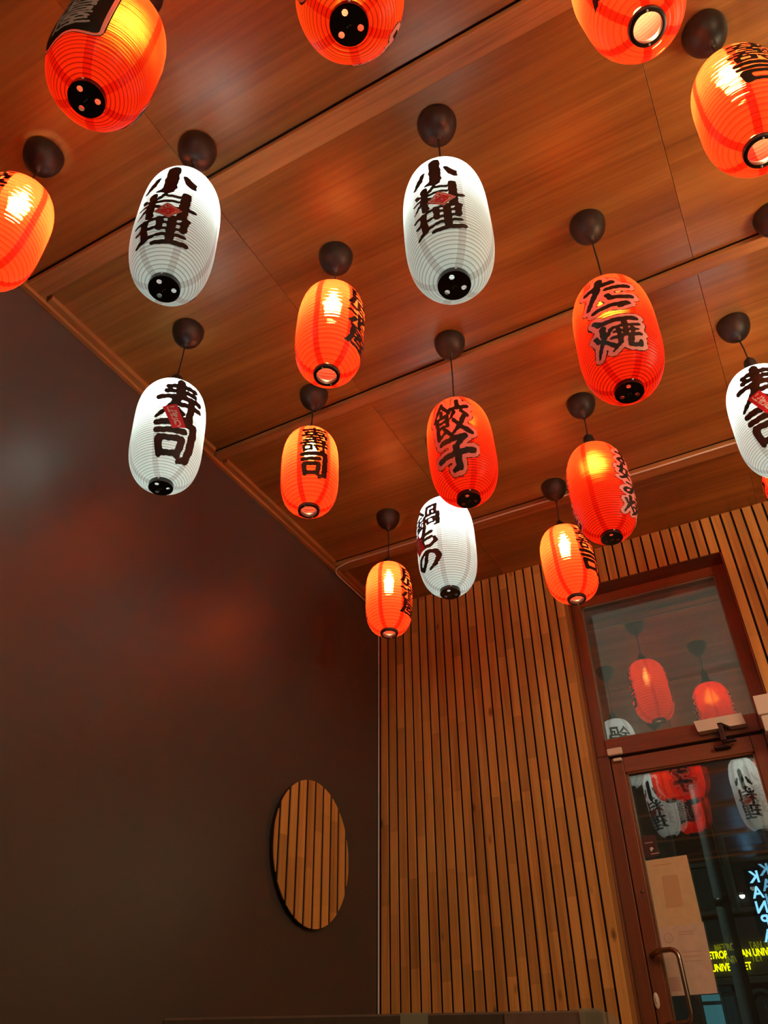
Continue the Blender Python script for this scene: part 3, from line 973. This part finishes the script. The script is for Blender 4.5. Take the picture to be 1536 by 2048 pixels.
def stamp_layers(kind):
    """red tag or seal, in its own box units (w x h = 1 x k)"""
    key = ('stamp', kind)
    if key in _text_cache: return _text_cache[key]
    lay = []
    if kind == 'tag':
        k_ = 2.1
        gx = np.linspace(-.05, 1.05, 34); gy = np.linspace(-.05, k_ + .05, 66)
        X, Y = np.meshgrid(gx, gy)
        box = np.maximum(np.abs(X - .5) - .5, np.abs(Y - k_ / 2) - k_ / 2)
        D = sdf_text('にぎり', (X - .5) / .66 + .5, (Y - k_ / 2) / .66 + 1.5, .03)
        rim = np.maximum(box + .07, -(box + .10))
        lay.append((*march(gx, gy, box), 'sealred', .0054))
        lay.append((*march(gx, gy, D), 'sealwhite', .0062))
    else:
        k_ = 1.0
        gx = np.linspace(-.08, 1.08, 46); gy = np.linspace(-.08, 1.08, 46)
        X, Y = np.meshgrid(gx, gy)
        box = np.maximum(np.abs(X - .5) - .5, np.abs(Y - .5) - .5)
        D = sdf_text('酒', (X - .5) / .72 + .5, (Y - .5) / .72 + .5, .03)
        rim = np.maximum(box + .03, -(box + .085))
        lay.append((*march(gx, gy, box), 'sealwhite', .0054))
        lay.append((*march(gx, gy, np.minimum(rim, D)), 'sealred', .0062))
    _text_cache[key] = (lay, k_)
    return _text_cache[key]


# canopy, shared by every lantern
v, f = lathe([(.0520, 0), (.0540, -.003), (.0540, -.008), (.0528, -.020), (.0495, -.034), (.0440, -.047), (.0355, -.059), (.0250, -.068), (.0150, -.0735), (.0095, -.0760), (.0082, -.086), (.0040, -.088), (0, -.088)], 40)
CANOPY = meshdata('canopy', v, f, MAT['canopy'], True)
v, f = lathe([(0, .030), (.0075, .030), (.010, .022), (.0175, .016), (.0195, .006), (.0195, -.052), (.0175, -.062), (0, -.062)], 24)
SOCKET = meshdata('socket', v, f, MAT['cord'], True)
v, f = lathe([(0, .040), (.009, .036), (.011, .020), (.020, .006), (.027, -.010), (.028, -.022), (.022, -.036), (.010, -.045), (0, -.047)], 20)
v2 = [(x * .5, y * .5, z_ * (.5 if z_ < 0 else 1.0)) for x, y, z_ in v]
BULB = {k_: meshdata('bulb_' + k_, v, f, MAT['bulb_' + k_], True) for k_ in ('white', 'red')}
BULB['orange'] = meshdata('bulb_orange', v2, f, MAT['bulb_orange'], True)


def disc_with_holes():
    """bottom cap of the large lanterns: collar, disc with three vents and a hook"""
    bm = bmesh.new()
    n = 48
    Rr = RC + .0012

    def loop(cx, cy, r, z_, m_):
        return [bm.verts.new((cx + r * math.cos(2 * math.pi * q / m_), cy + r * math.sin(2 * math.pi * q / m_), z_)) for q in range(m_)]
    o_ = loop(0, 0, Rr, -.014, n)
    es = [bm.edges.new((o_[q], o_[(q + 1) % n])) for q in range(n)]
    for k_ in range(3):
        an = math.radians(40 + 120 * k_)
        h_ = loop(.0215 * math.cos(an), .0215 * math.sin(an), .0058, -.014, 14)
        es += [bm.edges.new((h_[q], h_[(q + 1) % 14])) for q in range(14)]
    bmesh.ops.triangle_fill(bm, use_beauty=True, use_dissolve=False, edges=es)
    t1 = loop(0, 0, Rr, .006, n); t2 = loop(0, 0, Rr - .003, .006, n); t3 = loop(0, 0, Rr - .003, -.0132, n)
    for A, B in ((o_, t1), (t1, t2), (t2, t3)):
        for q in range(n): bm.faces.new((A[q], A[(q + 1) % n], B[(q + 1) % n], B[q]))
    return bm_mesh('bottom_cap', bm, MAT['capblack'])


CAP = disc_with_holes()
v, f = tube([(.004 * math.cos(t), 0, -.0165 + .0055 * math.sin(t) - .003) for t in np.linspace(-.4, 3.9, 14)], .0007, 6)
HOOK = meshdata('hook', v, f, MAT['wire'], True)
v, f = lathe([(RC - .0065, -.012), (RC + .001, -.013), (RC + .0022, -.006), (RC + .0016, .006), (RC - .0045, .007), (RC - .0065, -.002), (RC - .0065, -.012)], 44)
RING = meshdata('bottom_ring', v, f, MAT['ringbrown'], True)
TOPRING = meshdata('top_ring', [(x, y, -z_) for x, y, z_ in v], [tuple(reversed(q)) for q in f], MAT['capblack'], True)
v, f = lathe([(0, -.0022), (.0022, -.0015), (.0026, .001), (0, .001)], 10)
STUD = meshdata('rivet', v, f, MAT['device'], True)
hw = [(RC * .95 * math.cos(t), 0, .004 + .030 * math.sin(t)) for t in np.linspace(0, math.pi, 17)]
v, f = tube(hw, .0010, 6)
HANDLE = meshdata('wire_handle', v, f, MAT['wire'], True)

# name: kind, x, y, ztop, length, radius, tilt x, tilt y, text, style, azimuth, width, z-frac top, z-frac bottom, stamp
LAN = {
 'A1': ('white', -.998, .754, 1.945, .453, .098, .070, -.027, '小料理', 'plain', 297, 80, .20, .91, ('seal', 303, .645)),
 'A2': ('white', -.375, 1.012, 1.856, .457, .100, .038, -.062, '小料理', 'plain', 279, 66, .22, .87, ('seal', 285, .63)),
 'W3': ('white', -1.443, 1.250, 1.850, .390, .107, .040, .034, '寿司', 'plain', 327, 74, .15, .93, ('tag', 321, .50)),
 'W4': ('white', -.918, 2.177, 1.814, .390, .105, .030, -.030, '鍋もの', 'plain', 250, 64, .19, .88, ('tag', 228, .55)),
 'W5': ('white', .227, 2.132, 1.886, .390, .107, -.045, -.030, '寿司', 'plain', 268, 74, .15, .93, ('tag', 266, .50)),
 'B1': ('red', -.103, 1.512, 1.814, .403, .105, -.020, -.058, 'たこ焼', 'outline', 276, 66, .20, .885, None),
 'B2': ('red', -.666, 1.731, 1.812, .380, .103, .062, -.027, '餃子', 'outline', 278, 62, .18, .92, None),
 'B3': ('red', -.349, 2.246, 1.894, .391, .105, .021, -.053, 'お好み焼', 'outline', 352, 66, .16, .90, None),
 'B4': ('red', -.869, .381, 1.983, .400, .105, .030, -.030, '居酒屋', 'banner', 282, 66, .12, .84, None),
 'B5': ('red', -.349, .511, 1.978, .400, .105, .030, -.030, '焼鳥', 'outline', 80, 66, .10, .88, None),
 'B6': ('red', .262, 2.56, 1.850, .390, .105, .030, -.030, '餃子', 'outline', 350, 62, .10, .88, None),
 'O2': ('orange', .314, 1.125, 1.915, .335, .097, -.060, -.030, '壽司', 'plain', 302, 74, .16, .74, None),
 'O3': ('orange', -1.391, .560, 1.951, .335, .097, -.070, .000, '壽司', 'plain', 277, 74, .10, .74, None),
 'O4': ('orange', -.837, 1.239, 1.947, .351, .095, .000, -.034, '居酒屋', 'plain', 9, 72, .12, .84, None),
 'O5': ('orange', -1.224, 1.716, 1.927, .338, .097, .048, -.013, '壽司', 'plain', 312, 58, .12, .82, None),
 'O6': ('orange', -1.342, 2.530, 1.862, .320, .096, .023, -.037, '居酒屋', 'plain', 6, 74, .12, .84, None),
 'O7': ('orange', -.606, 2.686, 1.900, .324, .102, .047, -.014, '壽司', 'plain', 345, 72, .12, .80, None),
 'O9': ('orange', .398, 1.755, 1.955, .320, .086, .190, -.030, '壽司', 'plain', 80, 72, .12, .80, None),
 'O8': ('orange', .130, .823, 2.020, .335, .097, .060, -.020, '居酒屋', 'plain', 70, 70, .12, .84, None),
}
LABEL = {
 'A1': 'long white lantern with black 小料理 writing, left one, nearest the brown wall',
 'A2': 'long white lantern with black 小料理 writing, middle one straight above the red 餃子 lantern',
 'W3': 'white lantern with 寿司 writing and red tag hanging in front of brown wall',
 'W4': 'white lantern with black 鍋もの writing partly behind red 餃子 lantern',
 'W5': 'white lantern with 寿司 and red tag, cut off by the right edge',
 'B1': 'red lantern with outlined たこ焼 writing and black three-hole cap',
 'B2': 'red lantern with outlined 餃子 writing overlapping a white lantern',
 'B3': 'red lantern with outlined お好み焼 on its right side above the door',
 'B4': 'red lantern with black banner print, cut off at the top left',
 'B5': 'red lantern bottom with black three-hole cap at the top middle edge',
 'B6': 'sliver of red lantern peeking out behind the white right edge lantern',
 'O2': 'orange lantern with 壽司 writing and open ring, at upper right edge',
 'O3': 'glowing orange lantern cut off by the left edge, above brown wall',
 'O4': 'orange lantern with 居酒屋 on its right side, between two long white lanterns',
 'O5': 'orange lantern with 壽司 on its front, hanging below an orange 居酒屋 lantern',
 'O6': 'small orange lantern with 居酒屋 nearest the room corner and slat wall',
 'O7': 'small orange lantern with 壽司 on its right, next to the door transom',
 'O9': 'lantern of which only the dark ceiling canopy shows, halfway up the upper right edge',
 'O8': 'orange lantern bottom with open ring at the top right edge',
}
GAM = {'A1': .84, 'A2': .84}
for key, (kind, X0, Y0, zt, Lz, Rm, tx, ty, text, style, az, wd, f0, f1, stamp) in LAN.items():
    root = empty('paper_lantern', W(X0, Y0, H))
    grp = {'white': 'white paper lanterns on the ceiling', 'red': 'red paper lanterns on the ceiling', 'orange': 'small orange lanterns on the ceiling'}[kind]
    tag(root, LABEL[key], 'lantern', grp)
    base = wloc(root)
    obj('canopy', CANOPY, root)
    zl = -Vector((tx, ty, -1)).normalized()
    ux = (Vector((1, 0, 0)) - zl * zl.x).normalized()
    uy = zl.cross(ux)
    Rm3 = Matrix((ux, uy, zl)).transposed()
    rot = Rm3.to_euler()
    top = W(X0, Y0, zt)

    def part(name, me, dz=0.0, dx=0.0, dy=0.0):
        o = obj(name, me, root)
        o.rotation_euler = rot
        o.location = top - base + (Rm3 @ Vector((dx, dy, dz))) * S
        return o
    # cord from canopy to socket, slack sideways if the shade leans
    raise_ = {'B3': .036, 'W5': .036, 'W3': .020, 'B1': .010}.get(key, .004)
    sk = Rm3 @ Vector((0, 0, .030 + raise_))
    p0 = Vector((0, 0, -.086)); p1 = Vector((0, 0, zt - H)) + sk + Vector((0, 0, .026))
    if p1.z > p0.z - .01: p1 = p0 + Vector((0, 0, -.01))
    pm = (p0 + p1) / 2 + Vector((.0012, 0, 0))
    v, f = tube([p0, p0.lerp(pm, .5), pm, pm.lerp(p1, .5), p1], .0024, 8)
    obj('cord', meshdata('cord', v, f, MAT['cord'], True), root)
    part('socket', SOCKET, .022 + raise_)
    big = kind != 'orange'
    nr = NR_BIG if big else NR_SMALL
    sh, tab = shade_mesh(Lz, Rm, nr, MAT['shade_' + kind], .0013 if big else .0030)
    shd = part('shade', sh)
    shd.rotation_euler = (Rm3 @ Matrix.Rotation(math.radians(az), 3, 'Z')).to_euler()
    part('bulb', BULB[kind], -.075 if big else -.095)
    part('top_ring', TOPRING)
    part('wire_handle', HANDLE)
    if big:
        cp = part('bottom_cap', CAP, -Lz)
        hk = obj('hook', HOOK, cp)
        for an in (-60, 75):
            sd = obj('rivet', STUD, cp)
            sd.location = Vector((RC * math.cos(math.radians(an)) * 1.03, RC * math.sin(math.radians(an)) * 1.03, -.004)) * S
            sd.rotation_euler = (math.pi / 2, 0, math.radians(an) + math.pi / 2)
    else:
        rg = part('bottom_ring', RING, -Lz)
        for an in (100, 280):
            sd = obj('rivet', STUD, rg)
            sd.location = Vector(((RC - .003) * math.cos(math.radians(an)), (RC - .003) * math.sin(math.radians(an)), -.013)) * S
    # printing on the front and again on the back
    al, r_, z_ = tab
    s0 = float(np.interp(f0 * Lz, -z_, al)); s1 = float(np.interp(f1 * Lz, -z_, al))
    n = len(text); hc = (s1 - s0) / n
    for side in (0, 180):
        V_, F_, MI = [], [], []
        mats = []
        for (vv, ff, mk_, lift) in text_layers(text, style, kind):
            P = wrap(vv, tab, az + side, wd, Rm, s0, hc, n, lift * .8, GAM.get(key, .9))
            o_ = len(V_)
            V_ += P.tolist(); F_ += [tuple(q + o_ for q in fc) for fc in ff]
            if mk_ not in mats: mats.append(mk_)
            MI += [mats.index(mk_)] * len(ff)
        me = meshdata('lettering', V_, F_)
        for mk_ in mats: me.materials.append(MAT[mk_])
        me.polygons.foreach_set('material_index', MI)
        lt = part('lettering', me)
        tag(lt, {'plain': 'black brush lettering', 'outline': 'black lettering with pink outline', 'banner': 'black banner print with pink lettering'}[style])
        if stamp:
            lay, kk = stamp_layers(stamp[0])
            V_, F_, MI, mats = [], [], [], []
            sw = .047 if stamp[0] == 'seal' else .042
            ca = math.radians(-38 if stamp[0] == 'seal' else 24)
            sc_ = s0 + (s1 - s0) * stamp[2]
            for (vv, ff, mk_, lift) in lay:
                P = (np.array(vv) - np.array([.5, kk / 2])) * sw
                if stamp[0] == 'seal': P[:, 1] *= .95
                Q = np.stack([P[:, 0] * math.cos(ca) - P[:, 1] * math.sin(ca), P[:, 0] * math.sin(ca) + P[:, 1] * math.cos(ca)], 1)
                # to char units of the wrap (n = 0 -> arc = s0 - y*hc)
                Q = np.stack([Q[:, 0] / (Rm * math.radians(wd)) + .5, Q[:, 1] / hc], 1)
                P3 = wrap(Q, tab, stamp[1] + side, wd, Rm, sc_, hc, 0, lift * .8)
                o_ = len(V_)
                V_ += P3.tolist(); F_ += [tuple(q + o_ for q in fc) for fc in ff]
                if mk_ not in mats: mats.append(mk_)
                MI += [mats.index(mk_)] * len(ff)
            me = meshdata('stamp', V_, F_)
            for mk_ in mats: me.materials.append(MAT[mk_])
            me.polygons.foreach_set('material_index', MI)
            tag(part('stamp', me), 'red and white stamp over the lettering')

# ------------------------------------------------------------------ carton in the foreground
CA = Vector((-.646, .721)); CB = Vector((-.222, .868))
cang = math.atan2(CB.y - CA.y, CB.x - CA.x)
clen = (CB - CA).length
CZ = .070 - FZ
bx = empty('cardboard_box', W(CA.x, CA.y, FZ))
tag(bx, 'dark cardboard box with tape strips at the bottom edge of the view', 'box')


def card(name, u0, u1, v0, v1, z0, z1, mat, bev=.0):
    """u along the front edge from its left end, v away from the camera, z up from the floor"""
    bm = bmesh.new(); bm_box(bm, u0, u1, v0, v1, z0, z1, bev, 1)
    o = obj(name, bm_mesh(name, bm, mat), bx)
    o.rotation_euler = (0, 0, cang)
    return o


card('box_body', 0, clen - .012, 0, .20, .002, CZ, MAT['card'], .002)
card('side_flap', clen - .105, clen - .030, -.0022, -.0004, CZ - .30, CZ - .001, MAT['card_in'], .0006)
card('tape_strip', clen - .205, clen - .178, -.0012, -.0003, CZ - .25, CZ + .0003, MAT['tape'])
bm = bmesh.new()
# crumpled end of clear tape standing off the right corner
rows = []
rng = random.Random(4)
for i_ in range(9):
    z_ = CZ + .001 - i_ * .022
    rows.append([bm.verts.new((clen - .034 + j * .0085 + rng.uniform(-.0012, .0012), -.004 + rng.uniform(-.0022, .0022) + .002 * math.sin(j * 1.7), z_ - (.004 * (j - 2) if i_ == 0 and j > 2 else 0))) for j in range(5)])
for i_ in range(8):
    for j in range(4):
        bm.faces.new((rows[i_][j], rows[i_ + 1][j], rows[i_ + 1][j + 1], rows[i_][j + 1]))
o = obj('tape_end', bm_mesh('tape_end', bm, MAT['tape'], True), bx)
o.rotation_euler = (0, 0, cang)

# ------------------------------------------------------------------ added fill lights on the right and behind the camera
for (x, y, z_, share) in ROOM_FILLS:
    ld = bpy.data.lights.new('room_pendant', 'POINT')
    ld.energy = ROOM_W * share; ld.color = ROOM_COL; ld.shadow_soft_size = .38
    lo = bpy.data.objects.new('room_pendant', ld)
    COL.objects.link(lo); lo.location = W(x, y, z_)


# ------------------------------------------------------------------ lettering from the built-in font
def word(name, body, size, mat, parent, loc, rot, depth=.01, bold=0.0, squeeze=1.0):
    cu = bpy.data.curves.new(name, 'FONT')
    cu.body = body; cu.size = size; cu.extrude = depth / 2; cu.offset = bold
    o = bpy.data.objects.new(name, cu); COL.objects.link(o)
    me = bpy.data.meshes.new_from_object(o.evaluated_get(bpy.context.evaluated_depsgraph_get()))
    bpy.data.objects.remove(o)
    for v_ in me.vertices: v_.co.x *= squeeze
    me.materials.clear(); me.materials.append(mat)
    o = obj(name, me, parent, loc, rot)
    return o


MAT['letter_blue'] = emit('blue white letter', (.22, .62, 1.0), 4.5)
ls = empty('letter_sign', W(-.85, YF + .02, 1.6))
tag(ls, 'glowing blue letters KANPAI in a column, mirrored in the door glass', 'sign')
boxes('backing_board', [(-.93, -.76, YF + .0005, YF + .015, 1.17, 2.08)], MAT['felt'], ls)
for ch, z_ in zip('KANPAI', (1.985, 1.830, 1.682, 1.548, 1.408, 1.262)):
    # the board faces +y, so its reading direction runs towards -x
    o = word('letter', ch, .165 * S, MAT['letter_blue'], ls, (0, 0, 0), (math.pi / 2, 0, math.pi), .012, .004)
    w_ = max(v_.co.x for v_ in o.data.vertices) + min(v_.co.x for v_ in o.data.vertices)
    o.location = W(-.845, YF + .022, z_ - .055) - wloc(ls) + Vector((w_ / 2, 0, 0))

# ------------------------------------------------------------------ the street outside
MAT['stone'] = plain('dark street stone', (.018, .019, .015), .85, bump=.3, bscale=9, var=.3)
MAT['stone2'] = plain('lighter carved stone', (.04, .042, .033), .85, bump=.3, bscale=14, var=.25)
MAT['asphalt'] = plain('asphalt', (.03, .03, .03), .8, bump=.3, bscale=60)
MAT['pole'] = plain('grey green painted pole', (.065, .085, .085), .55, bump=.1, bscale=30, var=.15)
MAT['sign_yellow'] = emit('yellow lit letters', (.95, .88, .0), 5.0)
MAT['teal_lit'] = emit('teal lit window', (.035, .12, .14), 1.6)
MAT['lamp_white'] = emit('white street lamp lens', (.85, 1.0, .95), 5.0)
gr = boxes('ground', [(-14, 12, YW + .17, 26, FZ - .12, FZ - .02)], MAT['asphalt'])
tag(gr, kind='structure')
FY = 12.1
ub = empty('university_building', W(-1.0, FY, FZ))
tag(ub, 'dark stone building across the street with yellow lit METROPOLITAN UNIVERSITY lettering', 'building')
boxes('facade_wall', [(-9, 6, FY, FY + .5, FZ - .02, 7.5)], MAT['stone'], ub)
boxes('sign_fascia', [(-4.2, 4.5, FY - .10, FY - .002, 1.25, 1.66)], MAT['stone'], ub, bev=.006)
boxes('string_course', [(-9, 6, FY - .16, FY - .002, 1.16, 1.235)], MAT['stone2'], ub, bev=.01)
boxes('string_course', [(-9, 6, FY - .12, FY - .002, 1.95, 2.0)], MAT['stone2'], ub, bev=.01)
rot_ = (math.pi / 2, 0, 0)
t1 = word('sign_lettering', 'METROPOLITAN UNIVERSITY', .115 * S, MAT['sign_yellow'], ub, W(-1.838, FY - .13, 1.452) - wloc(ub), rot_, .02, .0012)
xs = max(v_.co.x for v_ in t1.data.vertices)
for v_ in t1.data.vertices: v_.co.x *= (1.02 * S) / xs
t2 = word('sign_lettering', 'UNIVERSITET', .115 * S, MAT['sign_yellow'], ub, W(-1.772, FY - .13, 1.313) - wloc(ub), rot_, .02, .0012)
xs = max(v_.co.x for v_ in t2.data.vertices)
for v_ in t2.data.vertices: v_.co.x *= (.482 * S) / xs


def arch(xc, hw_, z0, zc_, r):
    """pointed arch moulding standing on the ground"""
    pts_ = [(xc - hw_, FY - .03, z0)]
    for t in np.linspace(0, 1, 9): pts_.append((xc - hw_ * (1 - t) ** .7, FY - .03, zc_ - .55 + .55 * (1 - (1 - t) ** 1.8)))
    for t in np.linspace(1, 0, 9)[1:]: pts_.append((xc + hw_ * (1 - t) ** .7, FY - .03, zc_ - .55 + .55 * (1 - (1 - t) ** 1.8)))
    pts_.append((xc + hw_, FY - .03, z0))
    o_ = Vector((xc, FY, z0))
    v_, f_ = tube([Vector(p) - o_ for p in pts_], r, 8)
    obj('arch_moulding', meshdata('arch_moulding', v_, f_, MAT['stone2'], True), ub, W(*o_) - wloc(ub))


for xc in (-1.28, -.62, .04, -2.9):
    arch(xc, .27, FZ, 1.10, .035)
# lit ground-floor windows, each with its bars
for x0, x1, z0, z1 in ((-1.985, -1.76, .35, 1.08), (-1.565, -1.40, .30, .87), (-.76, -.50, .25, .85)):
    fr_ = boxes('window_frame', [(x0, x1, FY - .03, FY - .005, z0 - .03, z0), (x0, x1, FY - .03, FY - .005, z1, z1 + .03), (x0 - .03, x0, FY - .03, FY - .005, z0 - .03, z1 + .03),
                                 (x1, x1 + .03, FY - .03, FY - .005, z0 - .03, z1 + .03), (x0, x1, FY - .03, FY - .008, z1 - .11, z1 - .07)], MAT['stone2'], ub, origin=(x0, FY - .005, z0))
    boxes('pane', [(x0, x1, FY - .016, FY - .010, z0, z1)], MAT['teal_lit'], fr_)
for x0, z0 in ((-2.9, 2.6), (-1.9, 2.6), (-.9, 2.6), (-1.25, 1.98), (.1, 2.6)):
    fr_ = boxes('window_frame', [(x0, x0 + .5, FY - .04, FY - .002, z0 - .05, z0), (x0, x0 + .5, FY - .04, FY - .002, z0 + .9, z0 + .94), (x0 - .04, x0, FY - .04, FY - .002, z0 - .05, z0 + .94), (x0 + .5, x0 + .54, FY - .04, FY - .002, z0 - .05, z0 + .94)],
                MAT['stone2'], ub, origin=(x0, FY - .002, z0))
    boxes('pane', [(x0, x0 + .5, FY - .012, FY - .006, z0, z0 + .9)], MAT['felt'], fr_)
wlamp = empty('wall_lamp', W(-1.20, FY, 2.1))
tag(wlamp, 'small white lit lamp on the dark facade, seen left of blue letters', 'lamp')
boxes('lamp_housing', [(-1.235, -1.165, FY - .10, FY - .001, 2.155, 2.19)], MAT['darkmetal'], wlamp, bev=.006)
v, f = lathe([(0, -.040), (.018, -.036), (.032, -.018), (.036, 0), (0, 0)], 20)
obj('lamp_lens', meshdata('lamp_lens', v, f, MAT['lamp_white'], True), wlamp, W(-1.20, FY - .055, 2.155) - wloc(wlamp))
pl = empty('street_pole', W(-.728, 6.0, FZ - .02))
tag(pl, 'grey green street pole standing outside behind the glass door', 'pole')
v, f = lathe([(0, 0), (.085, 0), (.085, .03), (.058, .06), (.050, .10), (.049, 1.2), (.043, 2.3), (.042, 2.5), (0, 2.51)], 28)
obj('pole_shaft', meshdata('pole_shaft', v, f, MAT['pole'], True), pl)
v, f = lathe([(.046, 1.72), (.052, 1.725), (.052, 1.76), (.046, 1.765)], 28)
obj('pole_band', meshdata('pole_band', v, f, MAT['darkmetal'], True), pl)
# unseen light added beyond the door to brighten the pole and transom film
sl = bpy.data.lights.new('street_light', 'POINT'); sl.energy = 950; sl.color = (.84, 1.0, .86); sl.shadow_soft_size = .15
so = bpy.data.objects.new('street_light', sl); COL.objects.link(so); so.location = W(-3.0, 5.0, 4.5)
